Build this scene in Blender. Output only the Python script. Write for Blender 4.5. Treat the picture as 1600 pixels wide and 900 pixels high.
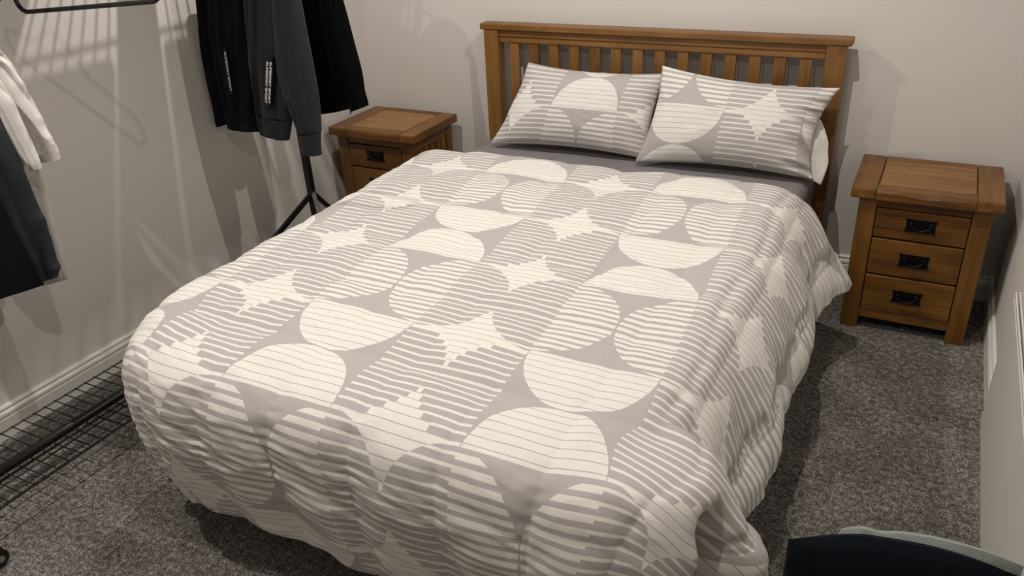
import bpy, bmesh, math, random
import numpy as np
from mathutils import Vector, Matrix

for o in list(bpy.data.objects): bpy.data.objects.remove(o, do_unlink=True)
S = bpy.context.scene
COL = S.collection
# ------------------------------------------------------------------ camera
F = 1276.59
CR = np.array([[0.8918433, 0.4503121, -0.0428310], [0.1734029, -0.4277987, -0.8870849], [-0.4177881, 0.7837138, -0.4596149]])
CC = np.array([0.2092, -3.5789, 1.7238])
cam = bpy.data.cameras.new('camera'); co = bpy.data.objects.new('camera', cam); COL.objects.link(co)
cam.sensor_width = 36; cam.lens = 36 * F / 1600; cam.clip_start = .05
m = Matrix([[CR[0][i], -CR[1][i], -CR[2][i], CC[i]] for i in range(3)] + [[0, 0, 0, 1]])
co.matrix_world = m
S.camera = co
def at(u, v, ax, val):          # photo point -> place on the plane axis ax = val
    d = CR.T @ np.array([(u - 800) / F, (v - 450) / F, 1.0]); t = (val - CC[ax]) / d[ax]
    return CC + t * d
# ------------------------------------------------------------------ world, light, exposure
w = bpy.data.worlds.new('world'); S.world = w; w.use_nodes = True
w.node_tree.nodes['Background'].inputs[0].default_value = (.05, .05, .055, 1)
w.node_tree.nodes['Background'].inputs[1].default_value = .2
S.view_settings.view_transform = 'Standard'; S.view_settings.look = 'None'
S.view_settings.gamma = 1; S.view_settings.exposure = 0.58
CEIL = 2.40
LAMPS = [(-1.87, -1.12, 36), (-.38, -1.12, 36), (-1.87, -2.75, 42), (-.38, -2.75, 23)]
LCOL = (1.0, .925, .83)
for x, y, p in LAMPS:
    l = bpy.data.lights.new('downlight_lamp', 'SPOT'); l.energy = p; l.color = LCOL; l.spot_size = math.radians(165); l.spot_blend = .75
    l.shadow_soft_size = .006
    lo = bpy.data.objects.new('downlight_lamp', l); COL.objects.link(lo); lo.location = (x, y, CEIL - .02)
# ------------------------------------------------------------------ noise
def _h(ix, iy, s):
    n = (ix * 374761393 + iy * 668265263 + s * 974634777) & 0x7fffffff
    n = ((n ^ (n >> 13)) * 1274126177) & 0x7fffffff
    return ((n ^ (n >> 16)) & 0xffff) / 65535.0
def vn(x, y, s=0):
    x = np.asarray(x, float); y = np.asarray(y, float)
    ix = np.floor(x).astype(np.int64); iy = np.floor(y).astype(np.int64); fx = x - ix; fy = y - iy
    fx = fx * fx * (3 - 2 * fx); fy = fy * fy * (3 - 2 * fy)
    a = _h(ix, iy, s); b = _h(ix + 1, iy, s); c = _h(ix, iy + 1, s); d = _h(ix + 1, iy + 1, s)
    return (a + (b - a) * fx + (c - a) * fy + (a - b - c + d) * fx * fy) * 2 - 1
def fbm(x, y, s=0, o=3):
    r = 0; a = 1
    for i in range(o): r = r + a * vn(x * 2**i, y * 2**i, s + i * 7); a *= .5
    return r
def ss(a, b, x):
    t = np.clip((x - a) / (b - a), 0, 1); return t * t * (3 - 2 * t)
# ------------------------------------------------------------------ materials
def mat(name, col, rough=.6, metal=0, spec=.5):
    M = bpy.data.materials.new(name); M.use_nodes = True; b = M.node_tree.nodes['Principled BSDF']
    b.inputs['Base Color'].default_value = (*col, 1); b.inputs['Roughness'].default_value = rough; b.inputs['Metallic'].default_value = metal
    b.inputs['Specular IOR Level'].default_value = spec
    return M
class NT:
    def __init__(s, M): s.n = M.node_tree.nodes; s.l = M.node_tree.links; s.b = s.n['Principled BSDF']
    def new(s, t, **k):
        n = s.n.new(t)
        for a, v in k.items(): setattr(n, a, v)
        return n
    def put(s, sock, v):
        if isinstance(v, X): v = v.o
        if isinstance(v, bpy.types.NodeSocket): s.l.new(v, sock)
        else: sock.default_value = v
    def math(s, op, *a):
        n = s.new('ShaderNodeMath', operation=op)
        for i, v in enumerate(a): s.put(n.inputs[i], v)
        return X(s, n.outputs[0])
    def noise(s, vec, scale, detail=3, rough=.5, dist=0):
        n = s.new('ShaderNodeTexNoise'); s.put(n.inputs['Vector'], vec); n.inputs['Scale'].default_value = scale
        n.inputs['Detail'].default_value = detail; n.inputs['Roughness'].default_value = rough; n.inputs['Distortion'].default_value = dist
        return X(s, n.outputs['Fac'])
    def mapv(s, vec, sc):
        n = s.new('ShaderNodeMapping'); s.put(n.inputs['Vector'], vec); n.inputs['Scale'].default_value = sc; return n.outputs[0]
    def mix(s, f, a, b):
        n = s.new('ShaderNodeMix', data_type='RGBA'); s.put(n.inputs['Factor'], f); s.put(n.inputs[6], a); s.put(n.inputs[7], b); return n.outputs[2]
    def bump(s, h, strength, dist=.002):
        n = s.new('ShaderNodeBump'); n.inputs['Strength'].default_value = strength; n.inputs['Distance'].default_value = dist
        s.put(n.inputs['Height'], h); s.l.new(n.outputs[0], s.b.inputs['Normal'])
    def ramp(s, f, stops):
        n = s.new('ShaderNodeValToRGB'); s.put(n.inputs[0], f); e = n.color_ramp.elements
        while len(e) < len(stops): e.new(.5)
        for i, (p, c) in enumerate(stops): e[i].position = p; e[i].color = (*c, 1)
        return n.outputs[0]
class X:
    def __init__(s, nt, o): s.nt = nt; s.o = o
    def __add__(s, b): return s.nt.math('ADD', s, b)
    def __radd__(s, b): return s.nt.math('ADD', s, b)
    def __sub__(s, b): return s.nt.math('SUBTRACT', s, b)
    def __rsub__(s, b): return s.nt.math('SUBTRACT', b, s)
    def __mul__(s, b): return s.nt.math('MULTIPLY', s, b)
    def __rmul__(s, b): return s.nt.math('MULTIPLY', s, b)
    def __truediv__(s, b): return s.nt.math('DIVIDE', s, b)
    def __lt__(s, b): return s.nt.math('LESS_THAN', s, b)
    def __gt__(s, b): return s.nt.math('GREATER_THAN', s, b)
    def abs(s): return s.nt.math('ABSOLUTE', s)
    def floor(s): return s.nt.math('FLOOR', s)
    def fract(s): return s.nt.math('FRACT', s)
def texco(nt, k='Object'): return nt.new('ShaderNodeTexCoord').outputs[k]

def wall_paint(name, col, rough=.7):
    M = mat(name, col, rough, spec=.3); nt = NT(M); v = texco(nt)
    nt.bump(nt.noise(v, 180, 3), .12, .002)
    c = nt.mix(nt.noise(v, 1.3, 2), (*[k * .97 for k in col], 1), (*[min(k * 1.03, 1) for k in col], 1)); nt.put(nt.b.inputs['Base Color'], c)
    return M
MW = wall_paint('wall_paint', (.66, .635, .61))
MTRIM = mat('satin_trim_paint', (.78, .77, .74), .3)
MCEIL = wall_paint('ceiling_paint', (.8, .8, .78))

def wood(name, axis, dark, mid, light, rough=.42, scale=1.0):
    M = mat(name, mid, rough); nt = NT(M); v = texco(nt)
    oi = nt.new('ShaderNodeObjectInfo')
    off = nt.new('ShaderNodeVectorMath', operation='ADD'); nt.l.new(v, off.inputs[0])
    cmb = nt.new('ShaderNodeCombineXYZ'); r = X(nt, oi.outputs['Random'])
    for i in range(3): nt.put(cmb.inputs[i], r * (7.0 + 3 * i))
    nt.l.new(cmb.outputs[0], off.inputs[1]); v = off.outputs[0]
    sc = [34, 34, 34]; sc[axis] = 2.2; sc = [k * scale for k in sc]
    g = nt.noise(nt.mapv(v, sc), 1, 5, .6, .6)
    sc2 = [150, 150, 150]; sc2[axis] = 5; g2 = nt.noise(nt.mapv(v, sc2), 1, 3, .6)
    sc3 = [9, 9, 9]; sc3[axis] = 2.5; g3 = nt.noise(nt.mapv(v, sc3), 1, 3, .5, 1.5)
    f = g * .45 + g2 * .2 + g3 * .45 - .05 + (r - .5) * .14
    c = nt.ramp(f, [(.32, dark), (.5, mid), (.68, light)])
    kn = nt.new('ShaderNodeTexVoronoi', feature='F1'); sck = [7, 7, 7]; sck[axis] = 3.2; nt.l.new(nt.mapv(v, sck), kn.inputs['Vector']); kn.inputs['Scale'].default_value = 1
    k = nt.math('SMOOTH_MAX', 1 - X(nt, kn.outputs['Distance']) * 7.0, 0, .15)
    c2 = nt.mix(k * .6, c, (*[q * .3 for q in dark], 1)); nt.put(nt.b.inputs['Base Color'], c2)
    nt.put(nt.b.inputs['Roughness'], g2 * .2 + (rough - .1)); nt.bump(g * .6 + g2 * .4, .25, .0015)
    return M
OD, OM, OL = (.065, .024, .0035), (.150, .062, .009), (.245, .112, .020)
PD, PM, PL_ = (.15, .068, .013), (.25, .125, .030), (.33, .17, .045)
WPAN = wood('pale_oak_panel', 0, PD, PM, PL_)
WOOD = [wood('oak_grain_%s' % 'xyz'[i], i, OD, OM, OL) for i in range(3)]
HD, HM, HL = (.115, .050, .010), (.185, .085, .020), (.25, .122, .032)
HWOOD = [wood('bed_oak_grain_%s' % 'xyz'[i], i, HD, HM, HL) for i in range(3)]
MBLACK = mat('black_powder_coat', (.004, .004, .0045), .38)
MIRON = mat('black_iron', (.006, .006, .007), .38, .6)
MPLAS = mat('black_plastic', (.006, .005, .006), .42)

def carpet():
    M = mat('carpet', (.1, .09, .085), .95, spec=.1); nt = NT(M); v = texco(nt)
    a = nt.noise(v, 190, 2, .7); b = nt.noise(v, 55, 4, .7); c = nt.noise(v, 5, 3, .6)
    f = a * .62 + b * .5 + c * .16 - .14
    col = nt.ramp(f, [(.34, (.028, .026, .025)), (.5, (.165, .153, .145)), (.66, (.56, .53, .505))])
    nt.put(nt.b.inputs['Base Color'], col); nt.bump(a * .5 + b * .5, 1.0, .012)
    return M
MCARPET = carpet()

def pattern():
    M = mat('printed_cotton', (.7, .7, .7), .85, spec=.2); nt = NT(M)
    uv = nt.new('ShaderNodeUVMap', uv_map='UVMap').outputs[0]
    sp = nt.new('ShaderNodeSeparateXYZ'); nt.l.new(uv, sp.inputs[0])
    U = X(nt, sp.outputs[0]) ; V = X(nt, sp.outputs[1])
    mo = lambda e, k: nt.math('FLOORED_MODULO', e, k)
    sq = lambda a, b: nt.math('SQRT', a * a + b * b)
    Um = mo(U + 1, 4.0) - 1; Vm = mo(V + 1, 4.0) - 1
    rows = V * 7.5; fr = rows.fract(); Vq = mo((rows.floor() + .5) / 7.5 + 1, 4.0) - 1
    isA = Um < 1.0; isB = 1 - isA
    top = Vm > 1.0                        # dome / bowl band
    # column A
    dA = sq(1 - Um.abs(), Vm); circA = dA < .985
    vb = (Vm - 2).abs(); dD = sq(Um, 1 - vb); dome = dD < .985
    # column B
    ub = Um - 2; hi = Vq > 1.0; dv = Vq - hi * 2
    dv = hi * dv + (1 - hi) * Vm; dB = sq(1 - ub.abs(), dv); circB = dB < 1.02
    thin = fr > .1                        # white with a thin grey line
    med = fr < .56; nar = fr < .30; nar2 = fr < .42
    inner = Um.abs() < .52
    medA = inner * med + (1 - inner) * nar2
    A = top * dome * thin + (1 - top) * circA * med
    B = circB * nar + (1 - circB) * thin
    white = isA * A + isB * B
    n1 = nt.noise(uv, 14, 3)
    G = nt.mix(n1, (.43, .408, .408, 1), (.465, .442, .44, 1))
    col = nt.mix(white, G, (.755, .742, .71, 1)); nt.put(nt.b.inputs['Base Color'], col)
    w1 = nt.noise(nt.mapv(uv, (60, 60, 1)), 3, 2)
    w2 = nt.noise(nt.mapv(uv, (1.0, 2.6, 1)), 5, 4, .6, .8)
    nt.bump(w1 * .08 + w2 * .55 + nt.noise(uv, 9, 3) * .4, .35, .006)
    nt.b.inputs['Sheen Weight'].default_value = .1
    return M
MPAT = pattern()
def cloth(name, col, rough=.9, bs=.3, fuzz=0):
    M = mat(name, col, rough, spec=.08); nt = NT(M); v = texco(nt)
    a = nt.noise(v, 420, 2); b = nt.noise(v, 14, 4, .6, .5)
    c = nt.mix(b * .9 + a * .2, (*[k * .72 for k in col], 1), (*[min(1, k * 1.25) for k in col], 1)); nt.put(nt.b.inputs['Base Color'], c)
    nt.bump(a * .3 + b, bs, .006); nt.b.inputs['Sheen Weight'].default_value = fuzz
    return M
MSHEET = cloth('grey_sheet', (.205, .195, .205), .85, .15)
# ------------------------------------------------------------------ mesh helpers
def link(name, me, m, parent=None, smooth=False):
    o = bpy.data.objects.new(name, me); COL.objects.link(o)
    if m: me.materials.append(m)
    if parent: o.parent = parent
    if smooth:
        me.polygons.foreach_set('use_smooth', [True] * len(me.polygons))
    return o
def thing(name, label, cat, loc=(0, 0, 0), group=None):
    o = bpy.data.objects.new(name, None); COL.objects.link(o); o.location = loc; o.empty_display_size = .1
    tag(o, label, cat, group); return o
def tag(o, label=None, cat=None, group=None, kind=None):
    if label: o['label'] = label
    if cat: o['category'] = cat
    if group: o['group'] = group
    if kind: o['kind'] = kind
    return o
class MB:
    def __init__(s): s.v = []; s.f = []
    def add(s, v, f):
        n = len(s.v); s.v += [tuple(p) for p in v]; s.f += [tuple(i + n for i in q) for q in f]; return s
    def box(s, x0, x1, y0, y1, z0, z1):
        return s.add([(x0, y0, z0), (x1, y0, z0), (x1, y1, z0), (x0, y1, z0), (x0, y0, z1), (x1, y0, z1), (x1, y1, z1), (x0, y1, z1)],
              [(0, 3, 2, 1), (4, 5, 6, 7), (0, 1, 5, 4), (1, 2, 6, 5), (2, 3, 7, 6), (3, 0, 4, 7)])
    def tube(s, pts, r, n=10, closed=False, cap=True):
        P = [Vector(p) for p in pts]; N = len(P); rr = r if hasattr(r, '__len__') else [r] * N
        rings = []; prev = None
        for i in range(N):
            if closed: t = P[(i + 1) % N] - P[i - 1]
            else: t = P[min(i + 1, N - 1)] - P[max(i - 1, 0)]
            t.normalize()
            if prev is None:
                a = Vector((0, 0, 1)) if abs(t.z) < .9 else Vector((1, 0, 0)); u = t.cross(a).normalized()
            else: u = (prev - t * prev.dot(t)).normalized()
            prev = u; w_ = t.cross(u)
            rings.append([P[i] + (u * math.cos(2 * math.pi * k / n + math.pi / n) + w_ * math.sin(2 * math.pi * k / n + math.pi / n)) * rr[i] for k in range(n)])
        v = [q for R in rings for q in R]; f = []
        for i in range(N if closed else N - 1):
            j = (i + 1) % N
            for k in range(n): f.append((i * n + k, i * n + (k + 1) % n, j * n + (k + 1) % n, j * n + k))
        if cap and not closed:
            f.append(tuple(range(n - 1, -1, -1))); f.append(tuple((N - 1) * n + k for k in range(n)))
        return s.add(v, f)
    def build(s, name, m, parent=None, bevel=0, smooth=False, seg=2, off=None):
        me = bpy.data.meshes.new(name); v = s.v
        if off: v = [(a - off[0], b - off[1], c - off[2]) for a, b, c in v]
        me.from_pydata(v, [], s.f); me.update()
        bm = bmesh.new(); bm.from_mesh(me); bmesh.ops.recalc_face_normals(bm, faces=bm.faces)
        if bevel:
            bmesh.ops.bevel(bm, geom=[e for e in bm.edges if len(e.link_faces) == 2 and e.calc_face_angle(0) > .5], offset=bevel, segments=seg, affect='EDGES', profile=.5)
        bm.to_mesh(me); bm.free()
        return link(name, me, m, parent, smooth or (bevel > 0 and False))
def grid_mesh(name, P, m, parent=None, uv=None, wrap=False, smooth=True):   # P: rows x cols x 3
    n, k = P.shape[:2]; me = bpy.data.meshes.new(name)
    idx = np.arange(n * k).reshape(n, k)
    if wrap: idx = np.concatenate([idx, idx[:, :1]], 1)
    a = idx[:-1, :-1].ravel(); b = idx[:-1, 1:].ravel(); c = idx[1:, 1:].ravel(); d = idx[1:, :-1].ravel()
    Fa = np.stack([a, b, c, d], 1)
    me.from_pydata(P.reshape(-1, 3).tolist(), [], Fa.tolist()); me.update()
    if uv is not None:
        L = me.uv_layers.new(name='UVMap'); L.data.foreach_set('uv', uv.reshape(-1, 2)[Fa.ravel()].ravel())
    return link(name, me, m, parent, smooth)
def dup(root, loc, label=None):
    def cp(o, p):
        c = o.copy(); COL.objects.link(c); c.parent = p
        for ch in o.children: cp(ch, c)
        return c
    r = cp(root, None); r.location = loc
    if label: r['label'] = label
    return r
# ------------------------------------------------------------------ room
XL, XR, YB, YF = -2.512, .570, .015, -4.30
def struct(name, mb, m, **k):
    o = mb.build(name, m, **k); o['kind'] = 'structure'; return o
struct('floor', MB().box(XL - .1, XR + .1, YF - .1, YB + .1, -.1, 0), MCARPET)
struct('ceiling', MB().box(XL - .1, XR + .1, YF - .1, YB + .1, CEIL, CEIL + .1), MCEIL)
struct('wall_back', MB().box(XL - .1, XR + .1, YB, YB + .1, 0, CEIL), MW)
struct('wall_left', MB().box(XL - .1, XL, YF, YB, 0, CEIL), MW)
struct('wall_right', MB().box(XR, XR + .1, YF, YB, 0, CEIL), MW)
struct('wall_front', MB().box(XL - .1, XR + .1, YF - .1, YF, 0, CEIL), MW)
# ogee skirting profile: (depth from wall, height)
SK = [(0.017, 0), (.017, .072), (.0135, .075), (.0135, .0785), (.017, .0815), (.0178, .087), (.016, .093), (.0115, .0965), (.0095, .099), (.0095, .103), (.0125, .106), (.0125, .110), (.009, .1155), (0, .116)]
def skirt(name, p0, p1, nrm):
    mb = MB(); v = []
    for p in (p0, p1):
        for d, z in SK: v.append((p[0] + nrm[0] * d, p[1] + nrm[1] * d, z))
    k = len(SK); mb.add(v, [(i, i + 1, k + i + 1, k + i) for i in range(k - 1)]); struct(name, mb, MTRIM)
skirt('baseboard_left', (XL, YF), (XL, YB), (1, 0)); skirt('baseboard_back', (XL, YB), (XR, YB), (0, -1)); skirt('baseboard_right', (XR, YB), (XR, YF), (-1, 0))
# ------------------------------------------------------------------ recessed ceiling lights (above the frame)
MCH = mat('chrome', (.7, .7, .7), .2, 1)
ME = mat('lamp_glow', (1, .9, .8)); ME.node_tree.nodes['Principled BSDF'].inputs['Emission Color'].default_value = (1, .9, .78, 1); ME.node_tree.nodes['Principled BSDF'].inputs['Emission Strength'].default_value = 4
for (x, y, p), wh in zip(LAMPS, ('over the left side of the bed head', 'over the right side of the bed head', 'over the near end of the clothes rack', 'over the foot of the bed near the radiator')):
    t = thing('ceiling_light', 'round recessed downlight ' + wh, 'light', (x, y, CEIL), 'recessed ceiling downlights')
    MB().tube([(.05 * math.cos(a), .05 * math.sin(a), -.004) for a in np.linspace(0, 2 * math.pi, 24, endpoint=False)], .008, 6, closed=True).build('rim', MCH, t, smooth=True)
    MB().add([(.044 * math.cos(a), .044 * math.sin(a), -.002) for a in np.linspace(0, 2 * math.pi, 20, endpoint=False)], [tuple(range(20))]).build('lens', ME, t)
# ------------------------------------------------------------------ nightstand
def rustic_board(x0, x1, y0, y1, z0, z1, cham=.006, wav=.0, seed=0, ends=(0, 0)):
    """board along x; upper front edge chamfered irregularly"""
    n = 26; mb = MB(); v = []; f = []
    for i in range(n + 1):
        x = x0 + (x1 - x0) * i / n
        c = cham + wav * (.5 + .5 * float(fbm(x * 16 + seed * 9.1, seed * 3.3, seed))) if wav else cham
        e = .0
        if wav:
            pk = math.exp(-((x - (x0 + x1) / 2 - .0) / .055) ** 2)
            c += .010 * pk
        v += [(x, y0 + .002, z0), (x, y0, z0 + .003), (x, y0, z1 - c * 1.15), (x, y0 + c * .45, z1 - c * .35), (x, y0 + c, z1), (x, y1, z1), (x, y1, z0)]
    k = 7
    for i in range(n):
        for j in range(k): f.append((i * k + j, i * k + (j + 1) % k, (i + 1) * k + (j + 1) % k, (i + 1) * k + j))
    f += [tuple(range(k)), tuple(n * k + j for j in range(k - 1, -1, -1))]
    return mb.add(v, f)
def nightstand(label, loc):
    t = thing('nightstand', label, 'nightstand', loc, 'oak bedside cabinets')
    W, yb, yf, zt, th = .507, 0.0, -.418, .60, .042      # local origin: back left foot of the top board
    eb = .088
    # top: two end boards, front board, back board, inner panel
    for x0, x1 in ((0, eb), (W - eb, W)):
        o = MB().box(x0, x1, yf, yb, zt - th, zt).build('end_board', WOOD[1], t, bevel=.006, seg=2)
    rustic_board(eb + .0005, W - eb - .0005, yf, yf + .062, zt - th, zt - .0005, .007, .006, 3).build('front_board', WOOD[0], t)
    MB().box(eb + .0005, W - eb - .0005, yb - .05, yb, zt - th, zt - .0005).build('back_board', WOOD[0], t, bevel=.003)
    MB().box(eb + .0035, W - eb - .0035, yf + .066, yb - .0535, zt - th + .004, zt - .0008).build('top_panel', WPAN, t, bevel=.003)
    MB().box(eb - .004, W - eb + .004, yf + .055, yb - .045, zt - th + .001, zt - .006).build('groove_board', mat_groove, t)
    # frame
    lx0, lx1, fy, by = .0315, .480, -.3918, -.02; lw = .064; zb = zt - th
    for x in (lx0, lx1 - lw):
        for y0, y1 in ((fy, fy + .05), (by - .05, by)):
            MB().box(x, x + lw, y0, y1, 0, zb).build('leg', WOOD[2], t, bevel=.003)
    MB().box(lx0 + lw, lx1 - lw, fy + .006, fy + .03, .522, zb).build('upper_rail', WOOD[0], t, bevel=.002)
    MB().box(lx0 + lw, lx1 - lw, fy + .004, fy + .03, .050, .088).build('lower_rail', WOOD[0], t, bevel=.002)
    for z in (.400, .2455): MB().box(lx0 + lw, lx1 - lw, fy + .02, fy + .04, z - .004, z + .004).build('drawer_divider', mat_groove, t)
    MB().box(lx0 + lw, lx1 - lw, fy + .03, by, .06, .53).build('carcass', mat_groove, t)
    MB().box(lx0 + lw - .01, lx1 - lw + .01, by - .012, by, .05, zb).build('back_panel', WOOD[2], t)
    for sx, x in ((-1, lx0), (1, lx1)):
        a, b = (x + .012, x + .022) if sx < 0 else (x - .022, x - .012)
        MB().box(a, b, fy + .05, by - .05, .05, zb - .04).build('side_panel', WOOD[2], t)
        a, b = (x + .004, x + .024) if sx < 0 else (x - .024, x - .004)
        MB().box(a, b, fy + .05, by - .05, zb - .055, zb).build('side_rail', WOOD[1], t, bevel=.002)
        MB().box(a, b, fy + .05, by - .05, .05, .10).build('side_rail', WOOD[1], t, bevel=.002)
        n = 5; g = (by - .05 - fy - .05); sw = .030
        for i in range(n):
            y = fy + .05 + g * (i + .5) / n
            MB().box(a + .003, b - .001, y - sw / 2, y + sw / 2, .10, zb - .055).build('side_slat', WOOD[2], t, bevel=.002)
    for z0, z1 in ((.404, .519), (.2495, .397), (.0905, .2425)):
        xa, xb = lx0 + lw + .003, lx1 - lw - .003
        d = MB().box(xa, xb, fy - .001, fy + .022, z0, z1).build('drawer', WOOD[0], t, bevel=.0035, seg=3)
        cx = (xa + xb) / 2 + .0; cz = (z0 + z1) / 2 + (.006 if z0 > .4 else 0)
        pl = MB()
        n = 12; w2, h2 = .051, .0245
        prof = [(-w2 - .002, -h2 - .002), (-w2 * .8, -h2), (w2 * .8, -h2), (w2 + .002, -h2 - .002), (w2 - .002, -h2 * .4), (w2 - .002, h2 * .4), (w2 + .002, h2 + .002), (w2 * .8, h2), (-w2 * .8, h2), (-w2 - .002, h2 + .002), (-w2 + .002, h2 * .4), (-w2 + .002, -h2 * .4)]
        k = len(prof); v = [(cx + a, fy - .001, cz + b) for a, b in prof] + [(cx + a, fy - .0045, cz + b) for a, b in prof]
        pl.add(v, [tuple(range(k)), tuple(range(2 * k - 1, k - 1, -1))] + [(i, (i + 1) % k, k + (i + 1) % k, k + i) for i in range(k)])
        pl.build('handle_plate', MIRON, d)
        hb = MB()
        for sx in (-1, 1): hb.tube([(cx + sx * .034, fy - .004, cz + .012), (cx + sx * .034, fy - .016, cz + .012)], [.006, .005], 10)
        pts = [(cx + .034 * math.cos(a) * 1.0, fy - .015 - .004 * math.sin(-a), cz + .012 - .026 * math.sin(-a) * 1.0) for a in np.linspace(-math.pi, 0, 15)]
        hb.tube([(p[0], p[1], p[2]) for p in pts], [.0026 + .0016 * math.sin(math.pi * i / 14) for i in range(15)], 8)
        hb.build('bail_pull', MIRON, d, smooth=True)
        for sx in (-1, 1):
            for sz in (-1, 1): pass
    return t
mat_groove = mat('dark_gap_oak', (.02, .009, .003), .8)
ns = nightstand('oak bedside cabinet with three drawers, standing clear in the right corner beside the radiator', (0.0, -.0287, 0))
dup(ns, (-2.461, -.0287, 0), 'oak bedside cabinet left of the bed, under the black jacket, half hidden by the duvet')
# ------------------------------------------------------------------ bed
HX0, HX1 = -1.7475, -.0994
bed = thing('bed', 'king size oak bed with a slatted headboard against the back wall', 'bed', (0, 0, 0))
MB().box(HX0, HX1, -.109, -.032, 1.041, 1.070).build('cap_rail', HWOOD[0], bed, bevel=.006, seg=3)
for a, b in ((-1.730, -1.656), (-.192, -.117)):
    MB().box(a, b, -.104, -.040, 0, 1.041).build('headboard_post', HWOOD[2], bed, bevel=.003)
MB().box(-1.656, -.192, -.092, -.050, 1.012, 1.041).build('top_rail', HWOOD[0], bed, bevel=.002)
MB().box(-1.656, -.192, -.086, -.054, .984, 1.011).build('top_rail_lower', HWOOD[0], bed, bevel=.003)
MB().box(-1.656, -.192, -.090, -.050, .30, .42).build('bottom_rail', HWOOD[0], bed, bevel=.003)
for k in range(14):
    x = -1.606 + .1012 * k
    MB().box(x, x + .047, -.080, -.060, .42, .984).build('slat', HWOOD[2], bed, bevel=.002)
for a, b in ((-1.715, -1.690), (-.168, -.143)):
    MB().box(a, b, -2.15, -.104, .18, .38).build('side_rail', HWOOD[1], bed, bevel=.003)
MB().box(-1.66, -.19, -2.185, -2.155, .12, .38).build('foot_rail', HWOOD[0], bed, bevel=.003)
for a, b in ((-1.725, -1.655), (-.195, -.125)):
    MB().box(a, b, -2.20, -2.15, 0, .42).build('foot_post', HWOOD[2], bed, bevel=.003)
for k in range(12):
    y = -.25 - .165 * k
    MB().box(-1.69, -.168, y - .035, y + .035, .285, .30).build('base_slat', HWOOD[0], bed)
# mattress + fitted sheet
mt = MB().box(-1.68, -.175, -2.14, -.118, .302, .532).build('mattress', cloth('mattress_ticking', (.6, .6, .6)), None, bevel=.03, seg=4)
tag(mt, 'mattress under the grey fitted sheet on the oak bed', 'mattress')
def superslab(x0, x1, y0, y1, z0, z1, r, nu=90, nv=120, crown=.006):
    # top shell open at the bottom, rounded edges, slight crown
    A = np.linspace(0, 1, nu); B = np.linspace(0, 1, nv)
    D = z1 - z0
    def prof(L, n):
        tot = L + 2 * D; return np.linspace(-D, L + D, n)
    sx = prof(x1 - x0, nu); sy = prof(y1 - y0, nv)
    SX, SY = np.meshgrid(sx, sy)
    W, H = x1 - x0, y1 - y0
    def fold(s, L):
        o = np.where(s < 0, -s, np.where(s > L, s - L, 0)); return np.clip(s, 0, L), o
    cx, ox = fold(SX, W); cy, oy = fold(SY, H)
    d = np.maximum(ox, oy); X_ = x0 + cx; Y_ = y0 + cy
    ex = np.minimum(cx, W - cx); ey = np.minimum(cy, H - cy); e = np.minimum(ex, ey)
    edge = np.where(e < r, r - np.sqrt(np.maximum(r * r - (r - e) ** 2, 0)), 0)
    Z = z1 - edge - d + crown * np.clip(e / .3, 0, 1) + .0025 * fbm(X_ * 5, Y_ * 5, 4) * (e > .02)
    ins = .004 * fbm(SX * 9, SY * 9, 9)
    X_ = X_ + np.where(ox > 0, ins, 0); Y_ = Y_ + np.where(oy > 0, ins, 0)
    return np.stack([X_, Y_, Z], 2)
sh = grid_mesh('fitted_sheet', superslab(-1.688, -.167, -2.148, -.110, .33, .545, .035), MSHEET)
tag(sh, 'plain grey fitted sheet pulled over the mattress, showing between pillows and duvet', 'sheet')

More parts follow.
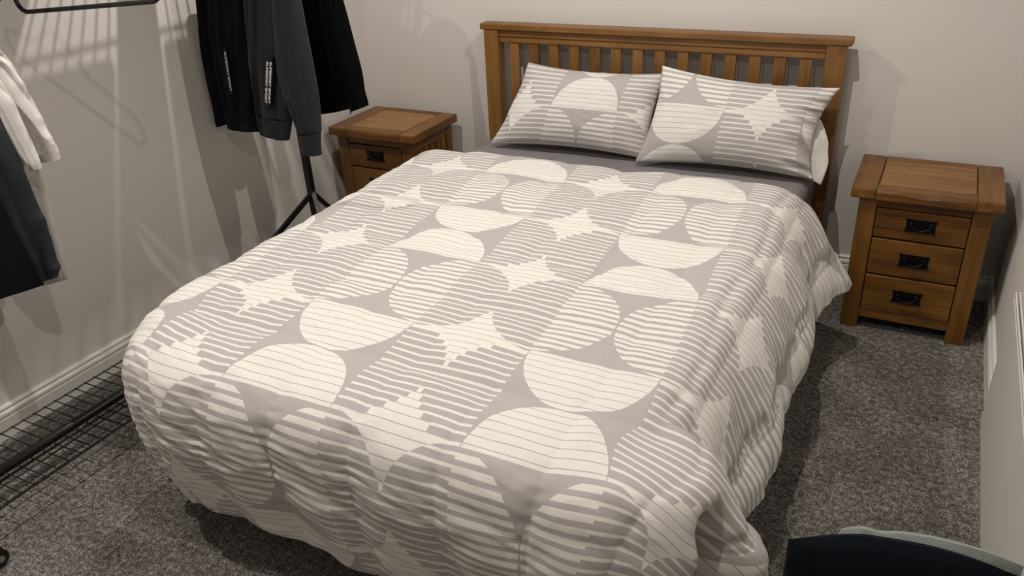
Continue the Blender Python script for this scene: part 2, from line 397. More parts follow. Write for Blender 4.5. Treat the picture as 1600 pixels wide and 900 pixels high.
# ------------------------------------------------------------------ duvet
def duvet():
    xl, xr, yf, yh = -1.650, -.235, -2.315, -.60
    DL, DR, DF = .56, .46, .63
    nx, ny = 420, 420
    sx = np.linspace(xl - DL, xr + DR, nx); ty = np.linspace(yh, yf - DF, ny)
    SX, TY = np.meshgrid(sx, ty)
    RL, RR = .26, .17
    xm = (xl + xr) / 2
    left = SX < xm
    Rc = np.where(left, RL, RR)
    # outside distance from the rounded rectangle, per side
    ax = np.where(left, (xl + Rc) - SX, SX - (xr - Rc)); by = (yf + Rc) - TY
    axp = np.maximum(ax, 0); byp = np.maximum(by, 0)
    corner = (ax > 0) & (by > 0)
    nn = np.where(left, 3.2, 6.0)
    r = np.where(corner, (axp ** nn + byp ** nn) ** (1 / nn), np.maximum(axp, byp))
    rho = np.hypot(axp, byp) + 1e-9
    d = np.maximum(r - Rc, 0)
    phi = np.where(corner, np.arctan2(byp, axp), np.where(ax > by, 0, math.pi / 2))
    w = np.sin(phi) ** 2
    # profiles (arc length, out, down)
    def prof(tab, q):
        t = np.array(tab); return np.interp(q, t[:, 0], t[:, 1]), np.interp(q, t[:, 0], t[:, 2])
    PL = [(0, 0, 0), (.05, .049, .006), (.10, .092, .03), (.15, .116, .07), (.20, .127, .115), (.30, .134, .21), (.42, .12, .33), (.56, .09, .465), (.8, .06, .56)]
    PF = [(0, 0, 0), (.05, .05, .001), (.10, .099, .008), (.14, .134, .026), (.18, .157, .057), (.26, .170, .135), (.38, .162, .255), (.50, .135, .37), (.60, .11, .47), (.68, .09, .545), (.85, .06, .585)]
    PR = [(0, 0, 0), (.05, .048, .01), (.10, .088, .04), (.15, .12, .078), (.22, .15, .14), (.32, .19, .23), (.45, .228, .355), (.6, .25, .47), (.8, .26, .52)]
    def sm(tab):   # smooth the table
        t = np.array(tab); q = np.linspace(0, t[-1, 0], 90); o = np.interp(q, t[:, 0], t[:, 1]); dn = np.interp(q, t[:, 0], t[:, 2])
        for _ in range(12):
            o[1:-1] = (o[:-2] + 2 * o[1:-1] + o[2:]) / 4; dn[1:-1] = (dn[:-2] + 2 * dn[1:-1] + dn[2:]) / 4
        return np.stack([q, o, dn], 1)
    oL, nL = prof(sm(PL), d); oF, nF = prof(sm(PF), d); oR, nR = prof(sm(PR), d)
    oS = np.where(left, oL, oR); nS = np.where(left, nL, nR)
    out = oS * (1 - w) + oF * w; dn = nS * (1 - w) + nF * w
    cw = np.sin(2 * phi) ** 2 * corner
    # --- folds of the left foot corner
    out = out + left * cw * ss(.15, .5, d) * .018 * np.sin(phi * 15 + .6)
    # --- right foot corner: deep pocket, flap in front of it
    rc = (~left) & corner
    ph0 = math.radians(25)
    pocket = np.exp(-((phi - ph0) / .10) ** 2) * ss(.16, .25, d) * rc
    out = out - .17 * pocket; dn = dn + .02 * pocket
    flap = np.exp(-((phi - math.radians(10)) / .22) ** 2) * ss(.12, .40, d) * (~left) * ss(-.28, .02, by)
    out = out + .018 * flap; dn = dn - .06 * flap * ss(.25, .45, d)
    out = out + .09 * np.exp(-((phi - math.radians(28)) / .5) ** 2) * ss(.0, .14, d) * rc; dn = dn - .03 * np.exp(-((phi - math.radians(28)) / .6) ** 2) * ss(.03, .14, d) * rc
    fl2 = np.exp(-((phi - math.radians(62)) / .25) ** 2) * ss(.08, .3, d) * rc
    out = out + .015 * fl2
    # hem flare at the head end of the right side
    fl = np.exp(-((TY - yh) / .13) ** 2) * (~left) * (d / .45) ** 2
    out = out + .050 * fl
    # right side waviness of hem
    rs = (~left) * (1 - w) * ss(.08, .40, d)
    out = out + rs * (.012 * np.sin(TY * 11 + SX * 4 + 1.0) + .009 * fbm(TY * 9, SX * 4, 21)) 
    dn = dn + rs * .016 * fbm(TY * 3.5, SX * 0 + 3, 5)
    fs = left * (1 - w) * ss(.1, .5, d); out = out + fs * .015 * np.sin(TY * 14)
    ff = w * ss(.12, .5, d)
    out = out + ff * .006 * np.sin(SX * 26 + 1) ; dn = dn + ff * .012 * fbm(SX * 5, SX * 0, 8)
    # plan position
    ccx = np.where(left, xl + Rc, xr - Rc); ccy = yf + Rc
    ux = np.where(corner, axp / rho, (ax > by) * 1.0); uy = np.where(corner, byp / rho, (ax <= by) * 1.0)
    rin = np.minimum(r, Rc) + out
    sg = np.where(left, -1, 1)
    Xp = np.where(corner, ccx + sg * ux * rin, SX); Yp = np.where(corner, ccy - uy * rin, TY)
    side = (~corner) & (ax > 0) & (ax > Rc); foot = (~corner) & (by > Rc)
    Xp = np.where(side, np.where(left, xl, xr) + sg * out, Xp); Yp = np.where(foot, yf - out, Yp)
    ZT = .632
    Z = ZT - dn
    # head edge roll
    q = np.clip((yh - TY) / .07, 0, 1)
    Z = Z - (.062 * (1 - np.sqrt(1 - (1 - q) ** 2))) * (1 - ss(.02, .15, d))
    # gentle wavy head edge
    Yp = Yp + .018 * np.exp(-((TY - yh) / .25) ** 2) * np.sin(SX * 4.2 + .4) - .03 * np.exp(-((TY - yh) / .3) ** 2) * ss(-.9, -.2, SX) * 0
    Yp = Yp - .065 * np.exp(-((TY - yh) / .35) ** 2) * (1 - ss(-1.6, -.3, SX))
    P = np.stack([Xp, Yp, Z], 2)
    # normals
    def normals(P):
        du = np.gradient(P, axis=1); dv = np.gradient(P, axis=0); N = np.cross(dv, du); return N / (np.linalg.norm(N, axis=2, keepdims=True) + 1e-9)
    N = normals(P)
    # puffs
    es = np.abs(((SX + .125) / .232) % 1 - .5) * 2   # 1 at seam
    et = np.abs(((TY + .87) / .333) % 1 - .5) * 2
    es = np.abs(es); dS = (1 - es) * .116; dT = (1 - et) * .166
    hem = np.minimum.reduce([SX - sx[0], sx[-1] - SX, TY - ty[-1], ty[0] - TY]); hemw = ss(0, .06, hem)
    topw = 1 - ss(.0, .15, d)
    puffS = 1 - np.exp(-dS / .026); puffT = 1 - np.exp(-dT / .045)
    H = ((.0115 - .002 * w) * puffS * (.45 + .55 * ss(0, .2, d)) + .013 * puffT * (.35 + .65 * topw)) * hemw
    H = H + .010 * fbm(SX * 2.2, TY * 2.2, 11) * hemw
    # long soft wrinkles on the top, running roughly across the bed
    rot = SX * .35 + TY
    H = H + .0034 * fbm(SX * 2.5, rot * 16, 3) + .0022 * fbm(SX * 9 + TY * 4, TY * 9 - SX * 4, 31)
    H = H + topw * ss(-1.5, -.7, TY) * .004 * (1 - np.abs(vn(SX * 3.1 + 4, rot * 11, 17))) 
    # puckers on the foot and the right side, strongest at the seams
    pk = np.exp(-(dS / .030) ** 2)
    lowF = ss(.02, .2, d) * w
    H = H + pk * lowF * .0065 * vn(SX * 9, TY * 70, 41) + lowF * .0026 * (1 - 2 * np.abs(vn(SX * 5 + 2, TY * 34 + SX * 9, 43)))
    H = H + lowF * .0032 * (1 - 2 * np.abs(vn(SX * 3.3, TY * 12 - SX * 3, 47)))
    lowR = ss(.05, .25, d) * (1 - w) * (~left)
    H = H + lowR * (.006 * (1 - 2 * np.abs(vn(TY * 8 + SX * 3, SX * 3, 51))) + .002 * fbm(TY * 34 + SX * 10, SX * 6, 53))
    cr = np.exp(-((SX - (xr + .045) - .012 * np.sin(TY * 9)) / .016) ** 2) * ss(-2.3, -2.0, TY)
    H = H - cr * (.005 + .003 * fbm(TY * 22, SX * 10, 61))
    h2 = np.exp(-((SX - (xr + .31)) / .018) ** 2) * (~left) * (1 - w)
    H = H - h2 * (.008 + .008 * fbm(TY * 40, SX * 8, 63))
    P = P + N * H[..., None]
    P[..., 2] = np.maximum(P[..., 2], .028 + .01 * vn(SX * 6, TY * 6, 70))
    # cloth coordinates in units of the motif radius
    U = (SX + .44 - .055 * (-1.44 - TY)) / .170; V = 2 + (-1.443 - TY) / .194
    wob = .012
    o = grid_mesh('duvet', P[::-1], MPAT, None, np.stack([U, V], 2)[::-1])
    md = o.modifiers.new('thick', 'SOLIDIFY'); md.thickness = .014; md.offset = -1
    return o
dv = duvet(); tag(dv, 'puffy duvet with grey and white striped circle print, spread over the bed', 'duvet')

# ------------------------------------------------------------------ pillows
def pillow(name, label, c00, c10, c01, c11, T, uvA, seed, pinch=.05, ruf=0):
    """corners: bottom-left, bottom-right, top-left, top-right"""
    n = 96; a = np.linspace(0, 1, n); A, B = np.meshgrid(a, a)
    c = [np.array(k, float) for k in (c00, c10, c01, c11)]
    ax = 2 * A - 1; bx = 2 * B - 1
    A2 = A + (pinch + (ax > 0) * ruf * 5) * .55 * (-ax) * (1 - bx ** 2); B2 = B + pinch * (-bx) * (1 - ax ** 2)
    Q = (c[0] * ((1 - A2) * (1 - B2))[..., None] + c[1] * (A2 * (1 - B2))[..., None] + c[2] * ((1 - A2) * B2)[..., None] + c[3] * (A2 * B2)[..., None])
    nrm = np.cross(c[1] - c[0], c[2] - c[0]); nrm /= np.linalg.norm(nrm)
    th = T * (np.maximum(1 - np.abs(ax) ** 2.6, 0) ** .55) * (np.maximum(1 - np.abs(bx) ** 2.2, 0) ** .55)
    W = .0045 * fbm(A * 5, B * 5, seed) * (th / T) + .006 * (1 - 2 * np.abs(vn(A * 9 + B * 3, B * 4, seed + 3))) * ss(.6, 1, np.abs(ax)) * (1 - np.abs(bx) ** 4)
    W = W + ruf * ss(.80, .97, A) * (1 - bx ** 6) * (np.sin(B * 34 + 2 * np.sin(B * 9) + A * 14) + .5 * vn(B * 20, A * 9, seed))
    Fm = Q + nrm * (th * .62 + W)[..., None]; Bm = Q - nrm * (th * .38)[..., None]
    U = (A - uvA[0]) * uvA[2]; V = uvA[1] + (uvA[4] - B) * uvA[3]
    P = np.concatenate([Fm, Bm], 0)
    # two sheets joined at the rim
    me = bpy.data.meshes.new(name); k = n * n
    idx = np.arange(k).reshape(n, n); bi = idx + k
    rim = np.zeros((n, n), bool); rim[0] = rim[-1] = True; rim[:, 0] = rim[:, -1] = True
    bi = np.where(rim, idx, bi)
    def q(I, fl):
        s = np.stack([I[:-1, :-1].ravel(), I[:-1, 1:].ravel(), I[1:, 1:].ravel(), I[1:, :-1].ravel()], 1); return s[:, ::-1] if fl else s
    Fa = np.concatenate([q(idx, False), q(bi, True)], 0)
    me.from_pydata(P.reshape(-1, 3).tolist(), [], Fa.tolist()); me.update()
    uv = np.stack([np.concatenate([U, U], 0), np.concatenate([V, V], 0)], 2).reshape(-1, 2)
    L = me.uv_layers.new(name='UVMap'); L.data.foreach_set('uv', uv[Fa.ravel()].ravel())
    o = link(name, me, MPAT, None, True)
    tag(o, label, 'pillow', 'patterned pillows against the headboard')
    return o, nrm
# uvA = (axis A position, V at row B0, units of R per pillow width, units of R per pillow height, B0)
pillow('pillow', 'left pillow with striped circle pillowcase, its white half circle at the centre', (-1.60, -.335, .568), (-.845, -.30, .565), (-1.475, -.155, .915), (-.815, -.150, .905), .15, (.565, 3.0, 4.35, 2.25, .46), 101, .06)
p2, n2 = pillow('pillow', 'right pillow overlapping the left one, white bowl shape at its left and ruffled open end', (-.880, -.365, .568), (-.150, -.335, .568), (-.830, -.185, .945), (-.115, -.165, .895), .16, (.215, 1.0, 4.25, 2.3, .62), 131, .065, .011)
def flap_patch():
    n, k = 40, 14; P = np.zeros((n, k, 3)); uv = np.zeros((n, k, 2))
    for i in range(n):
        t = i / (n - 1); y = -.185 + (-.315 + .185) * t
        ui, vi = 1276 + (1246 - 1276) * t, 186 + (270 - 186) * t
        uo = 1283 + 17 * math.sin(t * 2.1) * (1 - .35 * t) - 10 * t ** 3 + 1.5 * float(vn(t * 6, 1, 3)); vo = 188 + (289 - 188) * t
        for j in range(k):
            q = j / (k - 1); P[i, j] = at(ui + (uo - ui) * q, vi + (vo - vi) * q, 1, y + .02 * q + .006 * float(vn(t * 6, q * 3, 9)))
    o = grid_mesh('case_flap', P, MWHITE, p2, uv); md = o.modifiers.new('t', 'SOLIDIFY'); md.thickness = .004; return o
MWHITE = cloth('white_cotton', (.66, .65, .62), .85, .3)
rf = flap_patch()
rf['label'] = 'white inner flap of the pillowcase'

# ------------------------------------------------------------------ radiator
MRAD = mat('radiator_enamel', (.60, .59, .56), .35)
rad = thing('radiator', 'white panel radiator on the right wall with slotted top grille', 'radiator', (.515, -1.13, .14))
def RB(): return MB()
L0, L1 = 0.0, -1.5
MB().box(0, .012, L1, L0, 0, .435).build('front_panel', MRAD, rad, bevel=.005, seg=3)
MB().box(.001, .006, L1, L0 + .002, .437, .45).build('top_rim', MRAD, rad, bevel=.002)
g = MB(); g.box(.010, .014, L1, L0, .440, .452); g.box(.042, .046, L1, L0, .440, .452)
yy = L0
while yy > L1: g.box(.014, .042, yy - .006, yy, .444, .450); yy -= .0125
g.build('top_grille', MRAD, rad); rad.children[-1]['kind'] = 'stuff'
f = MB(); yy = L0 - .012
while yy > L1:
    f.add([(.012, yy, .012), (.034, yy - .006, .012), (.012, yy - .014, .012), (.012, yy, .425), (.034, yy - .006, .425), (.012, yy - .014, .425)], [(0, 1, 4, 3), (1, 2, 5, 4), (0, 2, 1), (3, 4, 5)]); yy -= .034
fo = f.build('convector_fins', MRAD, rad); fo['kind'] = 'stuff'
MB().box(.044, .054, L1 + .2, L0 - .12, .05, .40).build('wall_bracket', MRAD, rad)

# ------------------------------------------------------------------ clothes rack
rk = thing('clothes_rack', 'black metal clothes rack along the left wall with a wire mesh shelf at floor level', 'clothes rack', (-2.2, -.93, 0))
KY0, KY1 = -.93, -2.74
def rb(name, pts, r, n=8, m=None, sm=True, parent=None): return MB().tube(pts, r, n).build(name, m or MBLACK, parent or rk, smooth=sm, off=(-2.2, -.93, 0))
for y in (KY0, KY1):
    rb('post', [(-2.19, y, .06), (-2.205, y, 1.0), (-2.2, y, 1.92)], .0185, 4, sm=False)
j = (-2.19, KY0, .46)
for q in ((-2.44, -1.34, .065), (-1.985, -.715, .065), (-2.42, -.62, .065), (-1.95, -1.1, .065)): rb('brace', [j, q], .0135, 4, sm=False)
j = (-2.2, KY1, .40)
for q in ((-2.44, KY1 + .0, .065), (-1.96, KY1, .065)): rb('brace', [j, q], .0135, 4, sm=False)
rb('foot_tube', [(-2.46, KY1, .062), (-1.95, KY1, .062)], .014, 8)
rb('base_tube', [(-2.205, KY1, .098), (-2.195, KY0, .098)], .0165, 12)
rb('base_rod', [(-2.172, KY1, .088), (-2.165, KY0, .088)], .005, 8)
for x in (-2.36, -2.03): rb('hanging_rail', [(x, KY1, 1.68), (x, KY0, 1.68)], .0125, 12)
for y in (KY0, KY1): rb('cross_arm', [(-2.40, y, 1.68), (-1.99, y, 1.68)], .0125, 8)
def mesh_shelf(x0, x1, y0, y1, z, dy, nx, name):
    a = MB(); k = int(abs(y1 - y0) / dy)
    for i in range(k + 1):
        y = y0 + (y1 - y0) * i / k; a.tube([(x0 - .004, y, z), (x1, y, z)], .0023, 5)
    for i in range(nx):
        x = x0 + (x1 - x0) * i / (nx - 1); a.tube([(x, y0, z - .002), (x, y1, z - .002)], .0032 if i in (0, nx - 1) else .0028, 5)
    o = a.build(name, MBLACK, rk, off=(-2.2, -.93, 0)); o['kind'] = 'stuff'
mesh_shelf(-2.385, -2.035, KY0, KY1, .102, .041, 5, 'wire_mesh')
mesh_shelf(-2.40, -2.0, KY0, KY1, 1.90, .0235, 4, 'top_wire_shelf')
MSHADE = cloth('shade_cloth', (.12, .12, .13), .9, .4)  # unseen cloths added above the frame to cast shadows on the left wall
for nm, lb, x0, x1, y0, y1 in (
        ('shade_throw', 'unseen dark throw added in the middle of the top wire shelf to shade the wall', -2.40, -2.01, -2.455, -1.43),
        ('shade_throw', 'small unseen throw added at the near end of the top wire shelf for its shadow', -2.40, -2.01, -2.70, -2.53),
        ('shade_towel', 'narrow unseen towel added between the two shading throws, leaving a gap for light', -2.40, -2.058, -2.525, -2.46),
        ('shade_scarf', 'unseen scarf added along the outer edge of the top wire shelf to shade the lower wall', -2.112, -2.01, -1.425, -1.267),
        ('shade_towel', 'unseen dark towel added beside the scarf on the top wire shelf to cut the striped light', -2.40, -2.01, -1.262, -1.185),
        ('shade_scarf', 'short unseen scarf added at the far outer corner of the top wire shelf for its shadow', -2.115, -2.01, -1.18, -1.09)):
    tag(MB().box(x0, x1, y0, y1, 1.903, 1.925).build(nm, MSHADE, None, bevel=.008, seg=3), lb, 'folded cloth')
for x, y in ((-1.94, KY1), (-2.44, KY1)):
    c = MB()
    c.tube([(x - .012, y, .03), (x + .012, y, .03)], .026, 20); cw = c.build('castor', MPLAS, rk, bevel=.004, off=(-2.2, -.93, 0))
    MB().tube([(x - .0145, y, .03), (x + .0145, y, .03)], .010, 12).build('hub', mat('grey_hub', (.25, .28, .28), .5), cw, off=(-2.2, -.93, 0))
    MB().box(x - .018, x + .018, y - .012, y + .012, .05, .066).build('fork', MPLAS, cw, off=(-2.2, -.93, 0))

# ------------------------------------------------------------------ hangers
def hanger_pts(w, h, r):
    P = [(-w / 2 + r * .6, 0), (w / 2 - r * .6, 0)]
    for a in np.linspace(-80, 95, 8): P.append((w / 2 - r * .6 + r * math.cos(math.radians(a)), r + r * math.sin(math.radians(a))))
    P += [(w * .2, h * .62), (.03, h), (-.03, h), (-w * .2, h * .62)]
    for a in np.linspace(85, 260, 8): P.append((-w / 2 + r * .6 + r * math.cos(math.radians(a)), r + r * math.sin(math.radians(a))))
    return P
def hanger(label, cx, y, z, wd, rz, rail, group='hangers on the rack', tilt=0.0, rr=.024, tr=.0052):
    t = thing('clothes_hanger', label, 'hanger', (cx, y, z), group)
    pts = [(a, 0, b) for a, b in hanger_pts(wd, .15, rr)]
    MB().tube(pts, tr, 8, closed=True).build('frame', MPLAS, t, smooth=True)
    top = rail - z + .016
    hk = [(0, 0, .15), (0, 0, top - .045)] + [(.0165 * math.cos(a) + .0, 0, top - .02 + .019 * math.sin(a)) for a in np.linspace(-2.2, 2.6, 12)[::-1]][::-1]
    hk = [(0, 0, .15), (0, 0, top - .05)] + [(.016 * math.cos(a), 0, top - .018 + .018 * math.sin(a)) for a in np.linspace(-1.5, 3.4, 12)]
    MB().tube(hk, .0028, 8).build('hook', MPLAS, t, smooth=True)
    t.rotation_euler = (0, tilt, rz); return t
# ------------------------------------------------------------------ garments
def loft(name, rings, m, parent, n=56, fold=.01, kf=9, seed=0, thick=.0, cap=False, off=(0, 0, 0), rows=40):
    """rings: (centre xyz, half-width vector xyz, half depth) - flattened tube with folds deepening downwards"""
    c = np.array([r[0] for r in rings], float); h = np.array([r[1] for r in rings], float); dp = np.array([r[2] for r in rings], float)
    t0 = np.linspace(0, 1, len(rings)); t = np.linspace(0, 1, rows)
    def sp(a):
        a = a if a.ndim > 1 else a[:, None]; o = np.stack([np.interp(t, t0, a[:, i]) for i in range(a.shape[1])], 1)
        for _ in range(3): o[1:-1] = (o[:-2] + 2 * o[1:-1] + o[2:]) / 4
        return o
    c, h, dp = sp(c), sp(h), sp(dp)[:, 0]
    ang = np.linspace(0, 2 * np.pi, n, endpoint=False)
    P = np.zeros((rows, n, 3))
    for i in range(rows):
        hv = h[i]; L = np.linalg.norm(hv); hu = hv / L
        ax = c[min(i + 1, rows - 1)] - c[max(i - 1, 0)]; ax /= np.linalg.norm(ax)
        nv = np.cross(hu, ax); nv /= np.linalg.norm(nv)
        if nv[1] > 0: nv = -nv
        ca, sa = np.cos(ang), np.sin(ang)
        e = np.sign(sa) * np.abs(sa) ** .75
        fw = fold * (.25 + .75 * t[i]) * (vn(ca * kf * .5 + seed, t[i] * 2.0 + np.sign(sa) * 5, seed) + .5 * vn(ca * kf * 1.3, t[i] * 4.5, seed + 5)) * np.abs(sa) ** .5
        ext = fold * .5 * (1 - 2 * abs(float(vn(t[i] * 7, seed, seed)))) * (ca ** 2)
        P[i] = c[i] + hu * ((L + ext) * ca)[:, None] + nv * (dp[i] * e + fw)[:, None]
    P = P - np.array(off)
    return grid_mesh(name, P, m, parent, None, wrap=True)
def ringpx(y, rows, dep):      # rows: (v, uL, uR) on plane Y
    R_ = []
    for k, (uL, vL, uR, vR) in enumerate(rows):
        a = at(uL, vL, 1, y); b = at(uR, vR, 1, y); a = b + (a - b) * min(1.0, (b[0] + 2.44) / (b[0] - a[0])); R_.append(((a + b) / 2, (b - a) / 2, dep[k] if hasattr(dep, '__len__') else dep))
    return R_
def up(y, ring, pts):           # rings above the frame: (dz, scale, dx)
    c, h, d = ring; o = []
    for dz, sc, dx in pts: o.append((c + np.array([dx, 0, dz]), h * sc, d * (.9 if sc > .5 else .6)))
    return o
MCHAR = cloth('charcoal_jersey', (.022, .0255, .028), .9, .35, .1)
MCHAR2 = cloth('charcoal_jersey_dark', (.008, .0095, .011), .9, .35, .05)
MBLK = cloth('black_cloth', (.0012, .0012, .0018), .9, .4, 0)
MSHIRT = cloth('white_shirt_cotton', (.62, .60, .58), .8, .25)
MSHIRT_SHADED = cloth('white_shirt_cotton_shaded', (.42, .39, .36), .85, .3)  # body of the white shirt, its shade put into the colour
MDRK = cloth('dark_grey_lining', (.011, .012, .013), .9, .8)
MDEN = cloth('dark_grey_twill', (.028, .032, .037), .8, .8)
# --- charcoal zip hoodie
Y = -1.10
hd = thing('zip_hoodie', 'charcoal zip hoodie hanging open on the rack, white lettering on its pocket zips', 'hoodie', (-2.3, Y, 1.55))
O = (-2.3, Y, 1.55)
r = ringpx(Y + .05, [(318, -30, 455, -40), (322, 60, 452, 50), (330, 130, 452, 130), (342, 190, 450, 205)], [.05, .055, .055, .05])
loft('back_panel', up(Y, r[0], [(.16, .35, 0), (.12, .8, 0), (.06, 1.0, 0)]) + r, MBLK, hd, fold=.008, seed=3, off=O)
r = ringpx(Y, [(322, -30, 392, -35), (322, 50, 390, 50), (330, 120, 393, 120), (337, 168, 396, 172)], [.03, .035, .04, .038])
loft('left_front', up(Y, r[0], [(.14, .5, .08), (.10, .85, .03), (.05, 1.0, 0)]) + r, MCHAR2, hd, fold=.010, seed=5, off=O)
r = ringpx(Y, [(337, 167, 396, 171), (339, 180, 399, 186), (341, 197, 403, 205)], [.036, .034, .030])
loft('left_waistband', r, MCHAR2, hd, fold=.005, seed=6, off=O, rows=12)
r = ringpx(Y - .03, [(383, -35, 455, -40), (385, 40, 450, 40), (393, 110, 452, 110), (401, 176, 456, 188)], [.03, .035, .035, .034])
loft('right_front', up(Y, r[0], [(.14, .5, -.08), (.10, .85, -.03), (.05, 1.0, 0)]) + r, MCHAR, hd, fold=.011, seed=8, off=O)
r = ringpx(Y - .03, [(401, 177, 455, 189), (404, 192, 453, 202), (408, 209, 451, 219)], [.032, .032, .028])
loft('right_waistband', r, MCHAR, hd, fold=.004, seed=9, off=O, rows=12)
r = ringpx(Y + .0, [(296, -30, 325, -35), (292, 30, 324, 30), (292, 62, 324, 75), (306, 110, 330, 120), (322, 160, 340, 165), (332, 190, 341, 190), (335, 199, 343, 197)], [.045, .05, .05, .045, .04, .03, .026])
loft('sleeve', up(Y, r[0], [(.14, .6, .12), (.08, .9, .05)]) + r, MCHAR2, hd, n=28, fold=.008, seed=12, off=O)
r = ringpx(Y - .04, [(430, -40, 462, -45), (432, 0, 462, -5), (434, 60, 475, 55), (437, 115, 486, 105), (448, 150, 493, 145), (460, 183, 497, 180), (468, 208, 499, 206)], [.05, .052, .052, .05, .048, .042, .034])
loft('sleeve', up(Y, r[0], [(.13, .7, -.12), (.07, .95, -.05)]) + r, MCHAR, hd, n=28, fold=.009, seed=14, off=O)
r = ringpx(Y - .04, [(469, 209, 499, 207), (471, 222, 499, 222), (474, 240, 501, 242)], [.034, .030, .027])
loft('cuff', r, MCHAR, hd, n=28, fold=.004, seed=15, off=O, rows=10)
MGLOSS = mat('black_zip_tape', (.003, .003, .003), .5)
MLET = mat('white_lettering', (.8, .8, .78), .5)
def pocket(pts, wpx, y, two):
    mb = MB(); c = [at(u, v, 1, y) for u, v in pts]; n = len(c); v = []
    cs = []
    for i in range(n):
        s = math.sin(math.pi * (i + .25) / (n - .5)) ** .3; wd = wpx * s
        a = at(pts[i][0] - wd, pts[i][1], 1, y); b = at(pts[i][0] + wd, pts[i][1], 1, y)
        v += [a, b, b + np.array((0, .02, 0)), a + np.array((0, .02, 0))]
    f = []
    for i in range(n - 1):
        for k in range(4): f.append((i * 4 + k, i * 4 + (k + 1) % 4, i * 4 + 4 + (k + 1) % 4, i * 4 + 4 + k))
    f += [(3, 2, 1, 0), (n * 4 - 4, n * 4 - 3, n * 4 - 2, n * 4 - 1)]
    o = mb.add(v, f).build('pocket_zip', MGLOSS, hd, off=O)
    m0 = at(*pts[0], 1, y - .003); m1 = at(*pts[-1], 1, y - .003); L = np.linalg.norm(m1 - m0)
    for k, dx in enumerate(((-.0085, .0085) if two else (0,))):
        cu = bpy.data.curves.new('lettering', 'FONT'); cu.body = 'SUPERDRY SPORT'; cu.size = .0128 if two else .012; cu.align_x = 'CENTER'; cu.align_y = 'CENTER'; cu.extrude = .0004; cu.offset = .0004
        to = bpy.data.objects.new('lettering', cu); COL.objects.link(to); to.parent = o; cu.materials.append(MLET)
        dirv = Vector((m1 - m0) / L); nrm = Vector((0, -1, 0)); xx = dirv; zz = (nrm - xx * nrm.dot(xx)).normalized(); yy_ = zz.cross(xx)
        M4 = Matrix((xx, yy_, zz)).transposed().to_4x4(); c0 = (m0 + m1) / 2 + np.array((dx, -.002, 0)) - np.array(O)
        sc = L / (len(cu.body) * cu.size * .62)
        M4 = M4 @ Matrix.Diagonal((sc, 1, 1, 1)); M4.translation = Vector(c0); to.matrix_local = M4
        bpy.context.view_layer.update(); me = bpy.data.meshes.new_from_object(to); xs = [q.co.x for q in me.vertices]; kx = .86 * L / ((max(xs) - min(xs)) * sc); me.transform(Matrix.Diagonal((kx, 1.0, 1.0, 1.0))); mo = bpy.data.objects.new('lettering', me); COL.objects.link(mo); mo.parent = o; mo.matrix_local = M4; bpy.data.objects.remove(to)
pocket([(351, 76), (353, 92), (355, 112), (358, 130), (362, 147)], 3.2, Y - .052, False)
pocket([(421, 91), (420.5, 108), (419, 126), (418, 146), (418, 166)], 6.5, Y - .085, True)
hanger('black hanger inside the charcoal zip hoodie', -2.30, Y + .03, 1.46, .40, 0, 1.68)
# --- black jacket
Y = -.97; O = (-2.1, Y, 1.55)
bj = thing('black_jacket', 'black jacket hanging behind the charcoal hoodie, above the left bedside cabinet', 'jacket', (-2.1, Y, 1.55))
r = ringpx(Y, [(455, -30, 525, -40), (458, 0, 530, -10), (472, 60, 540, 50), (480, 110, 548, 110), (488, 178, 552, 168)], [.05, .055, .06, .06, .055])
loft('body', up(Y, r[0], [(.14, .4, 0), (.10, .85, 0), (.05, 1.0, 0)]) + r, MBLK, bj, fold=.009, seed=22, off=O)
r = ringpx(Y - .02, [(512, -40, 521, -50), (512, 0, 528, -2), (520, 40, 540, 38), (528, 80, 551, 78), (538, 120, 562, 116), (545, 150, 567, 146), (552, 173, 572, 166)], [.04, .045, .048, .048, .045, .040, .036])
loft('sleeve', up(Y, r[0], [(.12, .8, -.08), (.06, 1, -.03)]) + r, MBLK, bj, n=28, fold=.008, seed=25, off=O)
MB().tube([at(547, 160, 1, Y - .07) - np.array(O), at(548, 178, 1, Y - .07) - np.array(O)], .003, 6).build('zip_pull', MIRON, bj)
hanger('black hanger inside the black jacket', -2.12, Y, 1.46, .38, 0, 1.68)
# --- pale shirts at the near end
Y = -2.16; O = (-2.25, Y, 1.5)
s1 = thing('white_shirt', 'white shirt at the far left with the longer turned-up sleeve nearest the wall', 'shirt', (-2.25, Y, 1.5))
r = ringpx(Y, [(-230, 20, -30, 70), (-230, 120, 22, 150), (-230, 250, 50, 230), (-235, 350, 75, 330), (-240, 480, 103, 437)], [.03, .032, .032, .03, .028])
loft('body', up(Y, r[0], [(.13, .3, 0), (.09, .75, 0), (.04, .95, 0)]) + r, MSHIRT_SHADED, s1, fold=.010, seed=31, off=O)
r = ringpx(Y - .03, [(-60, 65, -22, 60), (-34, 110, 14, 100), (-8, 150, 37, 140), (14, 190, 59, 180), (34, 228, 77, 215), (50, 244, 86, 236)], [.026, .028, .028, .026, .026, .026])
loft('sleeve', r, MSHIRT, s1, n=32, fold=.007, seed=33, off=O)
r = ringpx(Y - .03, [(45, 234, 82, 226), (50, 246, 87, 238), (53, 252, 89, 250)], [.027, .027, .026])
loft('sleeve_hem', r, MSHIRT, s1, n=32, fold=.003, seed=34, off=O, rows=8)
Y = -2.26; O = (-2.2, Y, 1.5)
s2 = thing('white_shirt', 'second white shirt, its narrow folded sleeve hanging in front of the first shirt', 'shirt', (-2.2, Y, 1.5))
r = ringpx(Y, [(-260, 40, -60, 75), (-260, 150, -25, 160), (-262, 280, -18, 280), (-266, 400, -20, 400)], [.025, .028, .028, .025])
loft('body', up(Y, r[0], [(.12, .3, 0), (.08, .75, 0), (.04, .95, 0)]) + r, MSHIRT, s2, fold=.008, seed=36, off=O)
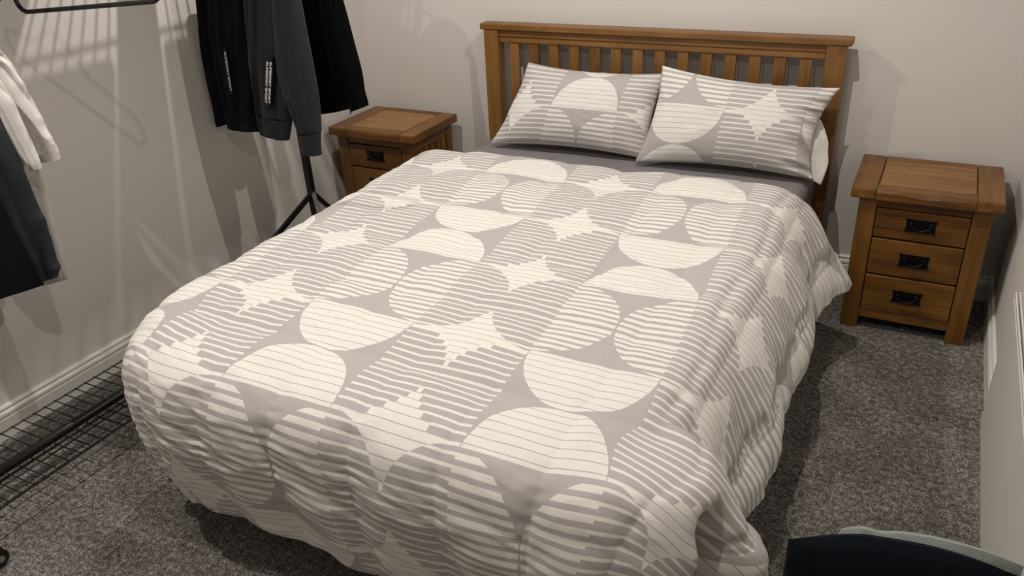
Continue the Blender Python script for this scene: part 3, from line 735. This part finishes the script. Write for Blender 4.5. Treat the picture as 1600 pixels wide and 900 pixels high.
r = ringpx(Y - .02, [(-70, 85, -50, 80), (-28, 130, -8, 122), (0, 165, 16, 160), (16, 200, 32, 196), (32, 235, 48, 228), (45, 256, 60, 252), (52, 264, 63, 264)], [.02, .02, .02, .018, .016, .014, .012])
loft('sleeve', r, MSHIRT, s2, n=28, fold=.006, seed=38, off=O)
# --- dark jacket, nearest
Y = -2.36; O = (-2.1, Y, 1.5)
dj = thing('dark_grey_overshirt', 'dark grey overshirt hanging foremost at the left edge, black lining and crumpled sleeve', 'jacket', (-2.1, Y, 1.5))
r = ringpx(Y, [(-330, 60, -140, 90), (-330, 200, -60, 200), (-330, 330, 10, 310), (-330, 440, 55, 390), (-335, 560, 66, 446)], [.02, .024, .025, .025, .022])
loft('body', up(Y, r[0], [(.12, .3, 0), (.08, .75, 0), (.04, .95, 0)]) + r, MDRK, dj, fold=.010, seed=41, off=O)
r = ringpx(Y - .05, [(-120, 110, -70, 100), (-60, 170, -28, 160), (-22, 230, 6, 215), (2, 290, 34, 275), (22, 340, 54, 325), (42, 380, 72, 368), (62, 412, 84, 405), (72, 436, 88, 434)], [.022, .024, .024, .022, .022, .02, .018, .014])
loft('sleeve', r, MDEN, dj, n=36, fold=.020, kf=14, seed=43, off=O, rows=60)
hanger('black hanger holding the dark overshirt, hooked on the near end of the rack', -2.03, -2.36, 1.46, .40, 0, 1.68)
hanger('black hanger holding the second white shirt beside the dark overshirt', -2.20, -2.26, 1.46, .40, 0, 1.68)
hanger('black hanger holding the first white shirt next to the wall', -2.25, -2.16, 1.46, .40, 0, 1.68)
# --- the empty hanger
a = at(40, 18, 1, -2.0); b = at(243, 3, 1, -2.0); cx = (a[0] + b[0]) / 2
hanger('empty black plastic hanger on the rack between the shirts and the hoodie', cx, -2.0, (a[2] + b[2]) / 2, .575, 0, 1.68, tilt=-.08, rr=.036, tr=.0068)

# ------------------------------------------------------------------ cushions bottom right
Y = -2.40
MNAVY = cloth('black_cushion_cover', (.004, .0065, .010), .9, .6)
MFLE = cloth('grey_plush', (.20, .225, .215), .95, 1.2, .4)
def cushion(name, label, top, zb, y, T, m, seed):
    """upright soft cushion, top outline from left to right"""
    n = 80; t = np.array(top); a = np.linspace(0, 1, n); b = np.linspace(0, 1, 50); A, B = np.meshgrid(a, b)
    xt = np.interp(a, np.linspace(0, 1, len(t)), t[:, 0]); zt = np.interp(a, np.linspace(0, 1, len(t)), t[:, 1])
    for _ in range(8): zt[1:-1] = (zt[:-2] + 2 * zt[1:-1] + zt[2:]) / 4
    Xc = xt[None] + 0 * B; Zc = zb + (zt[None] - zb) * B
    th = T * (np.maximum(1 - np.abs(2 * A - 1) ** 3, 0) ** .5) * (np.maximum(1 - np.abs(2 * B - 1) ** 4, 0) ** .5)
    W = .005 * fbm(A * 6, B * 6, seed)
    Fm = np.stack([Xc, y - th - W * (th / T), Zc], 2); Bm = np.stack([Xc, y + th, Zc], 2)
    P = np.concatenate([Fm, Bm[:, ::-1]], 1)
    o = grid_mesh(name, P, m, None, None, wrap=True); tag(o, label, 'cushion'); return o
tp = [(at(u, v, 1, Y)[0], at(u, v, 1, Y)[2]) for u, v in [(1232, 842), (1270, 840), (1310, 838), (1350, 838), (1400, 846), (1450, 855), (1500, 868), (1550, 884), (1592, 900)]]
cushion('cushion', 'black square cushion propped up in the lower right corner, in front of the grey one', tp, .30, Y, .04, MNAVY, 3)
tp = [(at(u, v, 1, Y + .10)[0], at(u, v, 1, Y + .10)[2]) for u, v in [(1307, 842), (1314, 828), (1345, 825), (1375, 834), (1410, 834), (1450, 840), (1500, 851), (1550, 865), (1600, 885)]]
cushion('plush_cushion', 'grey plush cushion peeping out behind the black cushion, lower right corner', tp, .30, Y + .10, .04, MFLE, 7)
st = thing('stool', 'low dark stool carrying the two cushions by the radiator', 'stool', (.29, -2.36, 0))
MB().box(-.17, .17, -.16, .14, .25, .30).build('seat', MBLK, st, bevel=.02, seg=3)
for sx in (-1, 1):
    for sy in (-1, 1): MB().tube([(sx * .14, sy * .12 - .01, 0), (sx * .13, sy * .11 - .01, .25)], [.012, .016], 10).build('leg', HWOOD[2], st, smooth=True)
